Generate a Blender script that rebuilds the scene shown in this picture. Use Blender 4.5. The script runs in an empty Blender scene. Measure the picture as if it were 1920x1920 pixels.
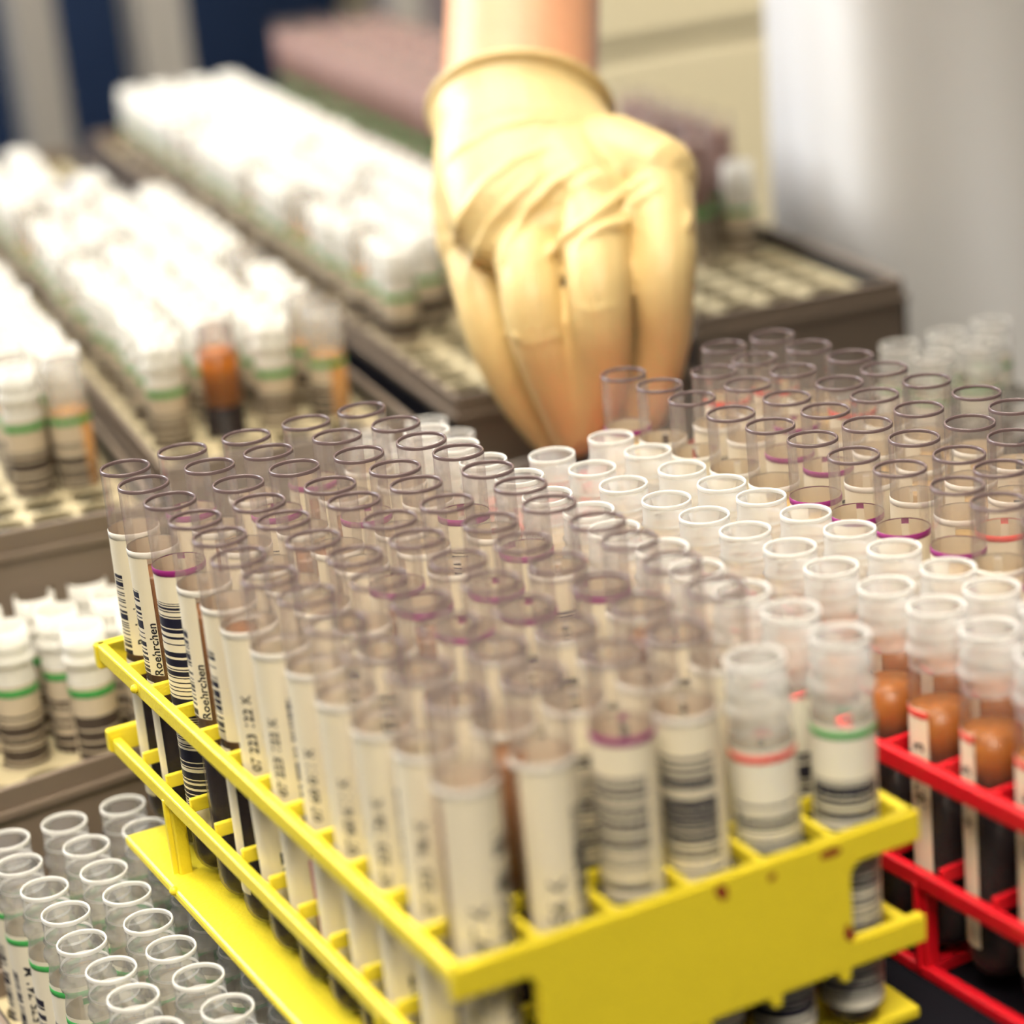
import bpy, bmesh, math, random
from mathutils import Vector, Matrix, Quaternion
from mathutils.bvhtree import BVHTree
random.seed(7)
S = 0.001                       # everything below is measured in millimetres
scene = bpy.context.scene
COL = scene.collection

# ------------------------------------------------------------------ camera
FPX = 4595.1
CAM = Vector((-167.2, -384.4, 288.9))
FWD = Vector((0.41527636, 0.84925481, -0.32605493)).normalized()
RIGHT = Vector((0.88003089, -0.4658273, -0.09246925))
RIGHT = (RIGHT - FWD * RIGHT.dot(FWD)).normalized()
DOWN = FWD.cross(RIGHT).normalized()
cam_data = bpy.data.cameras.new('camera')
cam_data.sensor_width = 36.0
cam_data.lens = FPX / 1920.0 * 36.0
cam_data.clip_start = 0.01
cam_data.clip_end = 50
cam_data.dof.use_dof = True
cam_data.dof.focus_distance = 0.618
cam_data.dof.aperture_fstop = 6.8
cam = bpy.data.objects.new('camera', cam_data)
COL.objects.link(cam)
m = Matrix((RIGHT, -DOWN, -FWD)).transposed().to_4x4()
m.translation = CAM * S
cam.matrix_world = m
scene.camera = cam

# ------------------------------------------------------------------ light and exposure
world = bpy.data.worlds.new('world'); scene.world = world
world.use_nodes = True
world.node_tree.nodes['Background'].inputs[0].default_value = (1.0, 0.93, 0.84, 1)
world.node_tree.nodes['Background'].inputs[1].default_value = 0.125
scene.view_settings.view_transform = 'Standard'
scene.view_settings.look = 'None'
scene.view_settings.gamma = 1.0
scene.view_settings.exposure = 0.0
def area(name, loc, tgt, sx, sy, power, color, spread=180):
    l = bpy.data.lights.new(name, 'AREA'); l.shape = 'RECTANGLE'; l.size = sx; l.size_y = sy
    l.energy = power; l.color = color; l.spread = math.radians(spread)
    o = bpy.data.objects.new(name, l); COL.objects.link(o)
    o.location = Vector(loc) * S
    d = (Vector(tgt) - Vector(loc)).normalized()
    o.rotation_euler = d.to_track_quat('-Z', 'Y').to_euler()
    return o
area('window_daylight', (-700, 2080, 1250), (200, 350, 60), 1.4, 1.1, 88, (0.93, 0.96, 1.0))
area('ceiling_or_fill_lamp', (-20, 430, 1350), (90, 280, 0), 1.2, 0.6, 27, (1.0, 0.92, 0.78))
area('ceiling_or_fill_lamp', (-250, -450, 1000), (10, 40, 20), 0.8, 0.4, 1.8, (1.0, 0.90, 0.74), 42)  # fill light added from the front, narrowed to stay off the coat
area('ceiling_or_fill_lamp', (1150, 800, 1500), (950, 1180, 0), 1.0, 0.4, 9, (1.0, 0.92, 0.78), 70)  # unseen lamp added to brighten the beige cabinet
try:
    scene.cycles.max_bounces = 7
    scene.cycles.diffuse_bounces = 2
    scene.cycles.glossy_bounces = 2
    scene.cycles.transmission_bounces = 4
    scene.cycles.transparent_max_bounces = 64
    scene.cycles.adaptive_threshold = 0.13
    scene.cycles.adaptive_min_samples = 14
    scene.cycles.caustics_reflective = False
    scene.cycles.caustics_refractive = False
except Exception:
    pass

def at_px(u, v, depth):
    """a point at a known distance along a line of sight, in millimetres"""
    return CAM + (RIGHT * ((u - 960) / FPX) + DOWN * ((v - 960) / FPX) + FWD) * depth
def px(P):
    d = Vector(P) - CAM
    z = d.dot(FWD)
    return 960 + FPX * d.dot(RIGHT) / z, 960 + FPX * d.dot(DOWN) / z

# ------------------------------------------------------------------ materials
def new_mat(name):
    mt = bpy.data.materials.new(name); mt.use_nodes = True
    nt = mt.node_tree; nt.nodes.clear()
    out = nt.nodes.new('ShaderNodeOutputMaterial')
    return mt, nt, out
def N(nt, kind, **kw):
    n = nt.nodes.new(kind)
    for k, v in kw.items(): setattr(n, k, v)
    return n
def rgba(c): return (c[0], c[1], c[2], 1)
def plain(name, color, rough=0.5, noise=0.0, nscale=60, bump=0.0, bscale=300, spec=0.5, sss=0.0, metal=0.0):
    mt, nt, out = new_mat(name)
    b = N(nt, 'ShaderNodeBsdfPrincipled')
    b.inputs['Roughness'].default_value = rough
    b.inputs['Metallic'].default_value = metal
    b.inputs['Specular IOR Level'].default_value = spec
    b.inputs['Base Color'].default_value = rgba(color)
    if sss:
        b.inputs['Subsurface Weight'].default_value = sss
        b.inputs['Subsurface Radius'].default_value = (0.004, 0.0025, 0.0015)
        b.inputs['Subsurface Scale'].default_value = 1.0
    tc = N(nt, 'ShaderNodeTexCoord')
    if noise:
        tx = N(nt, 'ShaderNodeTexNoise'); tx.inputs['Scale'].default_value = nscale; tx.inputs['Detail'].default_value = 4
        nt.links.new(tc.outputs['Object'], tx.inputs['Vector'])
        mx = N(nt, 'ShaderNodeMixRGB'); mx.blend_type = 'MULTIPLY'; mx.inputs[0].default_value = 1
        rp = N(nt, 'ShaderNodeMapRange'); rp.inputs[3].default_value = 1 - noise; rp.inputs[4].default_value = 1 + noise * 0.5
        nt.links.new(tx.outputs['Fac'], rp.inputs[0])
        mx.inputs[1].default_value = rgba(color)
        nt.links.new(rp.outputs[0], mx.inputs[2]); nt.links.new(mx.outputs[0], b.inputs['Base Color'])
    if bump:
        tx = N(nt, 'ShaderNodeTexNoise'); tx.inputs['Scale'].default_value = bscale; tx.inputs['Detail'].default_value = 3
        nt.links.new(tc.outputs['Object'], tx.inputs['Vector'])
        bp = N(nt, 'ShaderNodeBump'); bp.inputs['Strength'].default_value = bump; bp.inputs['Distance'].default_value = 0.002
        nt.links.new(tx.outputs['Fac'], bp.inputs['Height']); nt.links.new(bp.outputs[0], b.inputs['Normal'])
    nt.links.new(b.outputs[0], out.inputs[0])
    return mt
def thin_plastic(name, tint, edge, milk, milk_col, gloss=1.0, rough=0.06):
    """thin-walled see-through plastic: what passes, what the wall's edge absorbs, a little milkiness, a Fresnel shine"""
    mt, nt, out = new_mat(name)
    lw = N(nt, 'ShaderNodeLayerWeight'); lw.inputs['Blend'].default_value = 0.25
    mc = N(nt, 'ShaderNodeMixRGB'); mc.inputs[1].default_value = rgba(tint); mc.inputs[2].default_value = rgba(edge)
    nt.links.new(lw.outputs['Facing'], mc.inputs[0])
    tr = N(nt, 'ShaderNodeBsdfTransparent'); nt.links.new(mc.outputs[0], tr.inputs[0])
    df = N(nt, 'ShaderNodeBsdfDiffuse'); df.inputs[0].default_value = rgba(milk_col)
    tl = N(nt, 'ShaderNodeBsdfTranslucent'); tl.inputs[0].default_value = rgba(milk_col)
    ad = N(nt, 'ShaderNodeMixShader'); ad.inputs[0].default_value = 0.5
    nt.links.new(df.outputs[0], ad.inputs[1]); nt.links.new(tl.outputs[0], ad.inputs[2])
    m1 = N(nt, 'ShaderNodeMixShader'); m1.inputs[0].default_value = milk
    nt.links.new(tr.outputs[0], m1.inputs[1]); nt.links.new(ad.outputs[0], m1.inputs[2])
    gl = N(nt, 'ShaderNodeBsdfGlossy'); gl.inputs['Roughness'].default_value = rough
    fr = N(nt, 'ShaderNodeFresnel'); fr.inputs[0].default_value = 1.45
    mu = N(nt, 'ShaderNodeMath', operation='MULTIPLY'); mu.inputs[1].default_value = gloss
    nt.links.new(fr.outputs[0], mu.inputs[0])
    m2 = N(nt, 'ShaderNodeMixShader')
    nt.links.new(mu.outputs[0], m2.inputs[0]); nt.links.new(m1.outputs[0], m2.inputs[1]); nt.links.new(gl.outputs[0], m2.inputs[2])
    nt.links.new(m2.outputs[0], out.inputs[0])
    return mt
def opaque_white(name, color):
    """dense milky plastic that scatters light on both sides"""
    mt, nt, out = new_mat(name)
    df = N(nt, 'ShaderNodeBsdfDiffuse'); df.inputs[0].default_value = rgba(color)
    tl = N(nt, 'ShaderNodeBsdfTranslucent'); tl.inputs[0].default_value = rgba(color)
    mx = N(nt, 'ShaderNodeMixShader'); mx.inputs[0].default_value = 0.35
    nt.links.new(df.outputs[0], mx.inputs[1]); nt.links.new(tl.outputs[0], mx.inputs[2])
    nt.links.new(mx.outputs[0], out.inputs[0])
    return mt
def paper(name, color, bars=None, ink=(0.012, 0.012, 0.03), bits=3.1, dens=0.42):
    """label paper; bars = list of (phi0, phi1, z0, z1): a bar code printed round the tube in that window"""
    mt, nt, out = new_mat(name)
    b = N(nt, 'ShaderNodeBsdfPrincipled'); b.inputs['Roughness'].default_value = 0.45
    b.inputs['Base Color'].default_value = rgba(color)
    if bars:
        uv = N(nt, 'ShaderNodeUVMap'); uv.uv_map = 'UVMap'
        sp = N(nt, 'ShaderNodeSeparateXYZ'); nt.links.new(uv.outputs[0], sp.inputs[0])
        oi = N(nt, 'ShaderNodeObjectInfo')
        rm = N(nt, 'ShaderNodeMath', operation='MULTIPLY'); rm.inputs[1].default_value = 777
        nt.links.new(oi.outputs['Random'], rm.inputs[0])
        vm = N(nt, 'ShaderNodeMath', operation='MULTIPLY'); vm.inputs[1].default_value = 100 * bits
        nt.links.new(sp.outputs[1], vm.inputs[0])
        fl = N(nt, 'ShaderNodeMath', operation='FLOOR'); nt.links.new(vm.outputs[0], fl.inputs[0])
        ad = N(nt, 'ShaderNodeMath', operation='ADD'); nt.links.new(fl.outputs[0], ad.inputs[0]); nt.links.new(rm.outputs[0], ad.inputs[1])
        wn = N(nt, 'ShaderNodeTexWhiteNoise', noise_dimensions='1D'); nt.links.new(ad.outputs[0], wn.inputs['W'])
        gt = N(nt, 'ShaderNodeMath', operation='GREATER_THAN'); gt.inputs[1].default_value = dens
        nt.links.new(wn.outputs['Value'], gt.inputs[0])
        total = None
        for (p0, p1, z0, z1) in bars:
            prod = None
            for sock, lo, hi in ((0, p0 / 720 + .5, p1 / 720 + .5), (1, z0 / 100, z1 / 100)):
                for op, val in (('GREATER_THAN', lo), ('LESS_THAN', hi)):
                    c = N(nt, 'ShaderNodeMath', operation=op); c.inputs[1].default_value = val
                    nt.links.new(sp.outputs[sock], c.inputs[0])
                    if prod is None: prod = c
                    else:
                        q = N(nt, 'ShaderNodeMath', operation='MULTIPLY')
                        nt.links.new(prod.outputs[0], q.inputs[0]); nt.links.new(c.outputs[0], q.inputs[1]); prod = q
            if total is None: total = prod
            else:
                q = N(nt, 'ShaderNodeMath', operation='MAXIMUM')
                nt.links.new(total.outputs[0], q.inputs[0]); nt.links.new(prod.outputs[0], q.inputs[1]); total = q
        q = N(nt, 'ShaderNodeMath', operation='MULTIPLY')
        nt.links.new(total.outputs[0], q.inputs[0]); nt.links.new(gt.outputs[0], q.inputs[1])
        mx = N(nt, 'ShaderNodeMixRGB'); mx.inputs[1].default_value = rgba(color); mx.inputs[2].default_value = rgba(ink)
        nt.links.new(q.outputs[0], mx.inputs[0]); nt.links.new(mx.outputs[0], b.inputs['Base Color'])
    nt.links.new(b.outputs[0], out.inputs[0])
    return mt

CREAM = (0.84, 0.76, 0.58)
M = {}
M['clear'] = thin_plastic('clear_tube_plastic', (0.985, 0.972, 0.962), (0.82, 0.775, 0.80), 0.065, (1.0, 0.90, 0.81), 0.4, 0.14)
M['clear_rim'] = plain('clear_tube_rim', (0.15, 0.105, 0.105), 0.25, spec=0.4)
M['milky'] = thin_plastic('milky_tube_plastic', (0.96, 0.955, 0.94), (0.86, 0.85, 0.83), 0.42, (1.0, 0.985, 0.94), 0.4, 0.2)  # extra milk puts the bright overhead light into the necks' plastic
M['milky_body'] = thin_plastic('milky_tube_body', (0.97, 0.96, 0.94), (0.84, 0.82, 0.80), 0.25, (1.0, 0.96, 0.88), 0.4, 0.2)
M['milky_dim'] = thin_plastic('milky_tube_plastic_dim', (0.97, 0.965, 0.95), (0.84, 0.83, 0.81), 0.17, (1.0, 0.98, 0.94), 0.5, 0.15)  # same neck plastic with less milk, for the dimmer low tray
M['milky_rim'] = opaque_white('milky_tube_rim', (0.86, 0.85, 0.81))
M['opaque_white'] = opaque_white('backlit_white_plastic', (0.98, 0.965, 0.91))  # overexposed, backlit look of the rear tubes put into opaque white
M['blood'] = plain('dark_blood', (0.008, 0.003, 0.005), 0.3, spec=0.2)
M['plasma'] = plain('brown_plasma', (0.30, 0.12, 0.035), 0.3)
M['serum'] = plain('amber_serum', (0.66, 0.30, 0.05), 0.3, sss=0.0)
M['serum_pale'] = plain('pale_serum', (0.72, 0.50, 0.20), 0.3)
M['serum_orange'] = plain('orange_serum', (0.46, 0.135, 0.007), 0.3)
M['pinkish'] = plain('pale_pink_content', (0.36, 0.215, 0.185), 0.4)
M['ring_white'] = plain('ring_white', (0.78, 0.74, 0.66), 0.4)
M['ring_purple'] = plain('ring_purple', (0.28, 0.02, 0.17), 0.4)
M['ring_red'] = plain('ring_red', (0.80, 0.06, 0.05), 0.4)
M['ring_green'] = plain('ring_green', (0.06, 0.38, 0.09), 0.4)
M['ink'] = plain('black_ink', (0.015, 0.014, 0.02), 0.6)
M['pink_paper'] = plain('pink_paper', (0.62, 0.24, 0.34), 0.5)
M['paper'] = paper('label_paper', CREAM)
M['paper_bar'] = paper('label_paper_bar_code', CREAM, [(-80, 42, 20, 76)])
M['paper_side'] = paper('label_paper_side_bar_code', CREAM, [(-85, -52, 20, 74)])
M['paper_edge'] = paper('label_paper_edge_bar_code', CREAM, [(40, 88, 20, 74)])
M['paper_row'] = paper('label_paper_row_bar_code', CREAM, [(2, 60, 20, 74)])
M['paper_wrap'] = paper('label_paper_wrap_bar_code', (0.84, 0.80, 0.68), [(-66, 74, 8, 61)])
M['paper_low'] = paper('label_paper_low_tray', (0.80, 0.74, 0.60), [(10, 75, 8, 62), (-95, -48, 8, 62)])
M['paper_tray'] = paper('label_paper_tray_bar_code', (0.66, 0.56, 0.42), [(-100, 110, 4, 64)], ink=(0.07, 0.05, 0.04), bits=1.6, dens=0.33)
M['paper_pink'] = paper('pink_label_paper_bar_code', (0.72, 0.34, 0.30), [(-60, 60, 4, 64)], ink=(0.12, 0.05, 0.06))
M['yellow'] = plain('yellow_plastic', (0.86, 0.70, 0.035), 0.35, noise=0.06, nscale=90, bump=0.12, bscale=900)
M['red'] = plain('red_plastic', (0.66, 0.008, 0.018), 0.32, bump=0.08, bscale=900)
M['stain'] = plain('dried_blood_stain', (0.30, 0.05, 0.01), 0.7, noise=0.3, nscale=400)
M['tray'] = plain('brown_painted_metal', (0.215, 0.165, 0.125), 0.45, noise=0.12, nscale=30)
M['tray_dark'] = plain('tray_strip_and_shade_black', (0.008, 0.009, 0.016), 0.4)  # shade inside the boxes put into the colour; also black wall strips
M['plate'] = plain('cream_perforated_plate', (0.55, 0.47, 0.29), 0.5, noise=0.1, nscale=25)
M['bench'] = plain('dark_bench', (0.018, 0.016, 0.018), 0.5, noise=0.2, nscale=12)
M['riser'] = plain('black_riser', (0.006, 0.006, 0.009), 0.9, spec=0.1)
M['navy'] = plain('navy_cabinet_paint', (0.006, 0.028, 0.095), 0.6, noise=0.25, nscale=5)
M['beige'] = plain('beige_cabinet_paint', (0.76, 0.68, 0.47), 0.5, noise=0.05, nscale=5)
M['post'] = plain('grey_metal_post', (0.42, 0.40, 0.37), 0.4)
M['lilac'] = plain('grey_lilac_panel', (0.20, 0.17, 0.19), 0.5)
M['floor'] = plain('grey_floor', (0.20, 0.19, 0.18), 0.6, noise=0.15, nscale=8)
M['wall'] = plain('wall_paint', (0.62, 0.57, 0.46), 0.7)
M['bluebox'] = plain('light_blue_plastic', (0.10, 0.16, 0.36), 0.4)
M['coat'] = plain('white_coat_cotton', (0.80, 0.79, 0.77), 0.85, bump=0.25, bscale=700)
M['skin'] = plain('skin', (0.74, 0.36, 0.19), 0.45, noise=0.10, nscale=120, bump=0.15, bscale=500, sss=0.12)
M['glove'] = plain('cream_latex', (0.80, 0.60, 0.27), 0.42, noise=0.05, nscale=70, bump=0.10, bscale=220, sss=0.08)
M['grey_rack'] = plain('pale_grey_rack', (0.35, 0.33, 0.30), 0.5)

# ------------------------------------------------------------------ mesh helpers (millimetres in)
def mesh_from(name, verts, faces, smooth=True, uvs=None):
    me = bpy.data.meshes.new(name)
    me.from_pydata([(v[0] * S, v[1] * S, v[2] * S) for v in verts], [], faces)
    if uvs is not None:
        lay = me.uv_layers.new(name='UVMap')
        for l in me.loops: lay.data[l.index].uv = uvs[l.vertex_index]
    me.polygons.foreach_set('use_smooth', [smooth] * len(me.polygons))
    me.update()
    return me
def add(name, me, mat, parent=None, kind=None):
    o = bpy.data.objects.new(name, me); COL.objects.link(o)
    if mat is not None and len(me.materials) == 0: me.materials.append(mat)
    if parent is not None: o.parent = parent
    if kind: o['kind'] = kind
    return o
def empty(name, loc=(0, 0, 0), rotz=0):
    o = bpy.data.objects.new(name, None); COL.objects.link(o)
    o.location = Vector(loc) * S; o.rotation_euler = (0, 0, rotz)
    o.empty_display_size = 0.01
    return o
def tag(o, label, cat, group=None):
    o['label'] = label; o['category'] = cat
    if group: o['group'] = group
    return o
def lathe(name, prof, n=24, smooth=True, a0=None, a1=None, uv=False):
    """profile of (r, z); a point at angle a stands at (r sin a, -r cos a): a = 0 looks to -y"""
    part = a0 is not None
    cols = n + 1 if part else n
    vs, uvs = [], []
    for k in range(cols):
        a = math.radians(a0 + (a1 - a0) * k / n) if part else 2 * math.pi * k / n
        for r, z in prof:
            vs.append((r * math.sin(a), -r * math.cos(a), z)); uvs.append((math.degrees(a) / 720 + .5, z / 100))
    L = len(prof); fs = []
    for k in range(n):
        k2 = k + 1 if part else (k + 1) % n
        for i in range(L - 1): fs.append((k * L + i, k2 * L + i, k2 * L + i + 1, k * L + i + 1))
    return mesh_from(name, vs, fs, smooth, uvs if uv else None)
def boxes(name, bl, bevel=0.0, smooth=False):
    bm = bmesh.new()
    for (x0, y0, z0, x1, y1, z1) in bl:
        r = bmesh.ops.create_cube(bm, size=1)
        for v in r['verts']:
            v.co = Vector(((x0 + x1) / 2 + v.co.x * (x1 - x0), (y0 + y1) / 2 + v.co.y * (y1 - y0), (z0 + z1) / 2 + v.co.z * (z1 - z0)))
    if bevel:
        bmesh.ops.bevel(bm, geom=list(bm.edges), offset=bevel, segments=2, affect='EDGES', profile=0.5)
    for v in bm.verts: v.co *= S
    me = bpy.data.meshes.new(name); bm.to_mesh(me); bm.free()
    return me
def prism(name, pts, axis, lo, hi, bevel=0.0):
    """a flat outline (a, b) pulled from lo to hi along an axis: 'y' -> (a, ., b), 'z' -> (a, b, .)"""
    bm = bmesh.new()
    def P(a, b, c): return (a * S, c * S, b * S) if axis == 'y' else (a * S, b * S, c * S)
    f = bm.faces.new([bm.verts.new(P(a, b, lo)) for a, b in pts])
    r = bmesh.ops.extrude_face_region(bm, geom=[f])
    d = Vector(P(0, 0, hi)) - Vector(P(0, 0, lo))
    bmesh.ops.translate(bm, vec=d, verts=[g for g in r['geom'] if isinstance(g, bmesh.types.BMVert)])
    bmesh.ops.recalc_face_normals(bm, faces=bm.faces)
    if bevel: bmesh.ops.bevel(bm, geom=list(bm.edges), offset=bevel * S, segments=2, affect='EDGES')
    bmesh.ops.triangulate(bm, faces=[f for f in bm.faces if len(f.verts) > 4])
    me = bpy.data.meshes.new(name); bm.to_mesh(me); bm.free()
    return me
_text = {}
def text_on_tube(s, size, r, phi, z0, squash=1.0):
    """printed lettering that runs up the tube"""
    key = (s, size, r, phi, z0)
    if key in _text: return _text[key]
    cu = bpy.data.curves.new('t', 'FONT'); cu.body = s; cu.size = size; cu.resolution_u = 2; cu.offset = 0.018 * size
    to = bpy.data.objects.new('t', cu); COL.objects.link(to)
    me = bpy.data.meshes.new_from_object(to.evaluated_get(bpy.context.evaluated_depsgraph_get()))
    bpy.data.objects.remove(to); bpy.data.curves.remove(cu)
    for v in me.vertices:
        a = math.radians(phi) - (v.co.y - size * .35) / r
        z = z0 + v.co.x * squash
        v.co = Vector((r * math.sin(a), -r * math.cos(a), z)) * S
    me.name = 'lettering'; me.materials.clear(); me.materials.append(M['ink'])
    _text[key] = me
    return me

# ------------------------------------------------------------------ the setting
def structure(name, me, mat, loc=None):
    o = add(name, me, mat, None, 'structure')
    if loc: o.location = Vector(loc) * S
    return o
structure('floor', boxes('floor', [(-3000, -2500, -1010, 3500, 3500, -1000)]), M['floor'])
structure('wall_back', boxes('wall_back', [(-3000, 2300, -1000, 3500, 2400, 1800)]), M['wall'])
bench = boxes('bench', [(-700, -500, -130, 385, 1120, -100)], 3)
structure('trim_1', bench, M['bench'])
# step that carries the rear trays
structure('trim_2', boxes('step', [(-700, 335, -100, 385, 1120, -22)], 2), M['bench'])

# navy cupboard, beige drawers and posts far behind
t = tag(empty('navy_cupboard', (0, 1500, -1000)), 'dark navy blue cupboard wall far behind the trays', 'cupboard')
add('carcass', boxes('carcass', [(-400, 0, 0, 640, 400, 1500)], 2), M['navy'], t)
for k in range(3):
    add('cupboard_door', boxes('cupboard_door', [(-396 + k * 346, -18, 5, -396 + k * 346 + 340, 0, 1495)], 2), M['navy'], t)
t = tag(empty('beige_drawer_cabinet', (0, 1180, -1000)), 'beige drawer cabinet with a shadow line behind the gloved hand', 'cabinet')
add('carcass', boxes('carcass', [(640, 20, 0, 1500, 420, 1500)], 2), M['beige'], t)
for z0, z1 in ((600, 780), (786, 1010), (1020, 1300)):
    add('drawer_front', boxes('drawer_front', [(640, 0, z0, 1498, 20, z1)], 2), M['beige'], t)
t = tag(empty('cabinet_end_panel', (0, 1180, -1000)), 'grey-lilac end panel behind the bare forearm', 'panel')
add('panel', boxes('panel', [(552, 20, 0, 636, 50, 1500)], 2), M['lilac'], t)
add('edge_strip', boxes('edge_strip', [(548, 8, 0, 572, 20, 1500)], 1), M['post'], t)
for name_l, u, v, w in (('pale grey metal post nearest the picture edge, before the navy cupboard', 62, 100, 30), ('pale grey metal post rising behind the far corner of white tubes', 292, 60, 34)):
    P = at_px(u, v, 1640)
    o = add('metal_post', boxes('metal_post', [(-w / 2, -w / 2, 0, w / 2, w / 2, 1700)], 2), M['post'])
    o.location = Vector((P.x, P.y, -1000)) * S
    tag(o, name_l, 'post')

# black riser under the coloured racks
rs = tag(empty('bench_riser', (0, 0, -100)), 'low black riser under the yellow and red tube racks', 'riser')
add('riser_top', prism('riser_top', [(14, -60), (400, -60), (400, 312), (72, 312), (72, 207), (14, 207)], 'z', 91, 100, 0.6), M['riser'], rs)
for x, y in ((120, 20), (360, 20), (120, 190), (360, 290)):
    add('riser_leg', boxes('riser_leg', [(x - 12, y - 12, 0, x + 12, y + 12, 91)], 0.6), M['riser'], rs)

# ------------------------------------------------------------------ tube racks
PITCH = 17.4
def rack(name, label, mat, loc, rotz, nx, ny, panel, stains=False, base_in=-6):
    t = tag(empty(name, loc, rotz), label, 'rack')
    W, L = nx * PITCH, ny * PITCH
    zr, zs = 54.3, 27.0
    rw = 2.6
    def frame(z0, z1, out=0.0):
        a = -rw - out
        return [(a, a, z0, a + rw, L + rw + out, z1), (W + out, a, z0, W + out + rw, L + rw + out, z1),
                (a, a, z0, W + rw + out, a + rw, z1), (a, L + out, z0, W + rw + out, L + rw + out, z1)]
    for b in frame(zr - 4.6, zr): add('top_rail', boxes('top_rail', [b], 0.5), mat, t)
    for b in frame(zs - 4.2, zs, 0.1): add('shelf_rail', boxes('shelf_rail', [b], 0.5), mat, t)
    dx = boxes('cross_divider', [(0, -0.8, -3.6, W, 0.8, 0)], 0.3)
    dy = boxes('long_divider', [(-0.8, 0, -3.6, 0.8, L, 0)], 0.3)
    for z in (zr - 0.4, zs + 1.6):
        for k in range(1, ny):
            o = add('cross_divider', dx, mat, t); o.location = Vector((0, k * PITCH, z)) * S
        for k in range(1, nx):
            o = add('long_divider', dy, mat, t); o.location = Vector((k * PITCH, 0, z)) * S
    nub = lathe('nub', [(0.01, -1.3), (0.9, -0.9), (1.3, 0), (0.9, 0.9), (0.01, 1.3)], 8)
    for (y, z) in ((L - 1.7 * PITCH, zr - 2.4), (L - 2.7 * PITCH, 2.6)):
        o = add('nub', nub, mat, t); o.location = Vector((-rw - 0.3 if z > 10 else -6, y, z)) * S
    add('base_plate', boxes('base_plate', [(base_in, 4, 0, W - base_in, L - 9, 3)], 0.8), mat, t)
    if base_in > 0:
        for x in (-2.4, W - 0.6): add('base_rail', boxes('base_rail', [(x, 4, 0, x + 3, L - 9, 3)], 0.6), mat, t)
        for y in (2.2 * PITCH, L - 2.35 * PITCH): add('base_tie', boxes('base_tie', [(-1, y, 0, W + 1, y + 4.6, 2.8)], 0.4), mat, t)
    for x in (-1.8, W - 2.4):
        for y in (2.2 * PITCH, L - 2.35 * PITCH):
            add('post', boxes('post', [(x, y, 2, x + 3.6, y + 4.6, zs - 3)], 0.5), mat, t)
            add('post_rib', boxes('post_rib', [(x - 1.2, y + 1.6, 2, x + 0.6, y + 3.0, zs - 3)], 0.3), mat, t)
    for y0 in panel:
        z0, z1 = 23.2, zr
        pts = [(-rw - 0.4, z1), (-rw - 0.4, 47.4), (12.5, 47.4), (14.2, 46.4), (15.0, 44.5), (15.0, 29.4), (-rw - 0.9, 29.4), (-rw - 0.9, 23.2)]
        for k in range(1, nx):      # teeth under the panel where the shelf dividers end
            x = k * PITCH
            pts += [(x - 2.2, 23.2), (x - 1.0, 20.4), (x + 1.0, 20.4), (x + 1.4, 23.2)]
        pts += [(W + rw + 0.9, 23.2), (W + rw + 0.9, 29.4), (W - 15.0, 29.4), (W - 15.0, 44.5), (W - 14.2, 46.4), (W - 12.5, 47.4), (W + rw + 0.4, 47.4), (W + rw + 0.4, z1)]
        add('end_panel', prism('end_panel', pts, 'y', y0 - 2.9, y0, 0.35), mat, t)
    if stains:
        for (x, z, w, h, a) in ((84.5, 51.6, 6.4, 2.6, 0.1), (58, 51.4, 3.6, 4.6, 0.4), (70, 50.8, 2.6, 1.8, 0), (88.0, 31.6, 2.8, 4.6, 0.3)):
            n = 14
            vs = [(x + math.cos(2 * math.pi * k / n + a) * w / 2 * random.uniform(.7, 1.1), -2.98, z + math.sin(2 * math.pi * k / n) * h / 2 * random.uniform(.7, 1.1)) for k in range(n)]
            add('stain', mesh_from('stain', vs, [tuple(range(n))], False), M['stain'], t)
    return t
rack('tube_rack', 'yellow plastic tube rack full of clear blood tubes', M['yellow'], (0, 0, 0), 0, 6, 12, [0.0, 12 * PITCH + 2.9], True)
RED_ROT = math.radians(3.2)
RED_LOC = Vector((125.4, -22, 0))
RED_NY = 15
rack('tube_rack', 'red plastic tube rack standing beside the yellow rack', M['red'], RED_LOC, RED_ROT, 6, RED_NY, [0.0, RED_NY * PITCH + 2.9], base_in=20)

# ------------------------------------------------------------------ tubes: shared meshes
def hemi(r, n=5, z0=0):
    return [(max(0.01, r * math.sin(math.pi / 2 * k / n)), z0 + r - r * math.cos(math.pi / 2 * k / n)) for k in range(n + 1)]
CL = 101.0
ME = {}
ME['wall'] = lathe('tube_wall', hemi(6.5) + [(6.5, 30), (6.5, 60), (6.5, CL - .6)], 28)
ME['rim'] = lathe('rim', [(6.0, CL - .9), (5.95, CL - .3), (6.1, CL), (6.38, CL), (6.53, CL - .3), (6.53, CL - .9)], 32)
ME['blood'] = lathe('blood', hemi(5.9, 5, .6) + [(5.95, 44), (0.01, 44)], 18)
ME['plasma'] = lathe('plasma', [(0.01, 44.1), (5.95, 44.1), (5.95, 77), (5.2, 77.6), (0.01, 77.4)], 18)
ME['ring'] = lathe('label_ring', [(6.62, 83.0), (6.72, 83.1), (6.72, 84.6), (6.62, 84.7)], 28)
LABEL_R = 6.62
def label_mesh(a0, a1, z0, z1, r=LABEL_R, n=22):
    return lathe('label', [(r, z0), (r, (z0 + z1) / 2), (r, z1)], n, True, a0, a1, True)
ME['label_full'] = label_mesh(-172, 172, 13, 84.4)
ME['label_gap'] = label_mesh(-300, -16, 51, 84.4)
ME['label_low'] = label_mesh(-300, -46, 10, 49)
ME['label_row'] = label_mesh(-120, 150, 13, 84.4)
ME['label_gap2'] = label_mesh(-52, 205, 13, 84.4)
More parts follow.
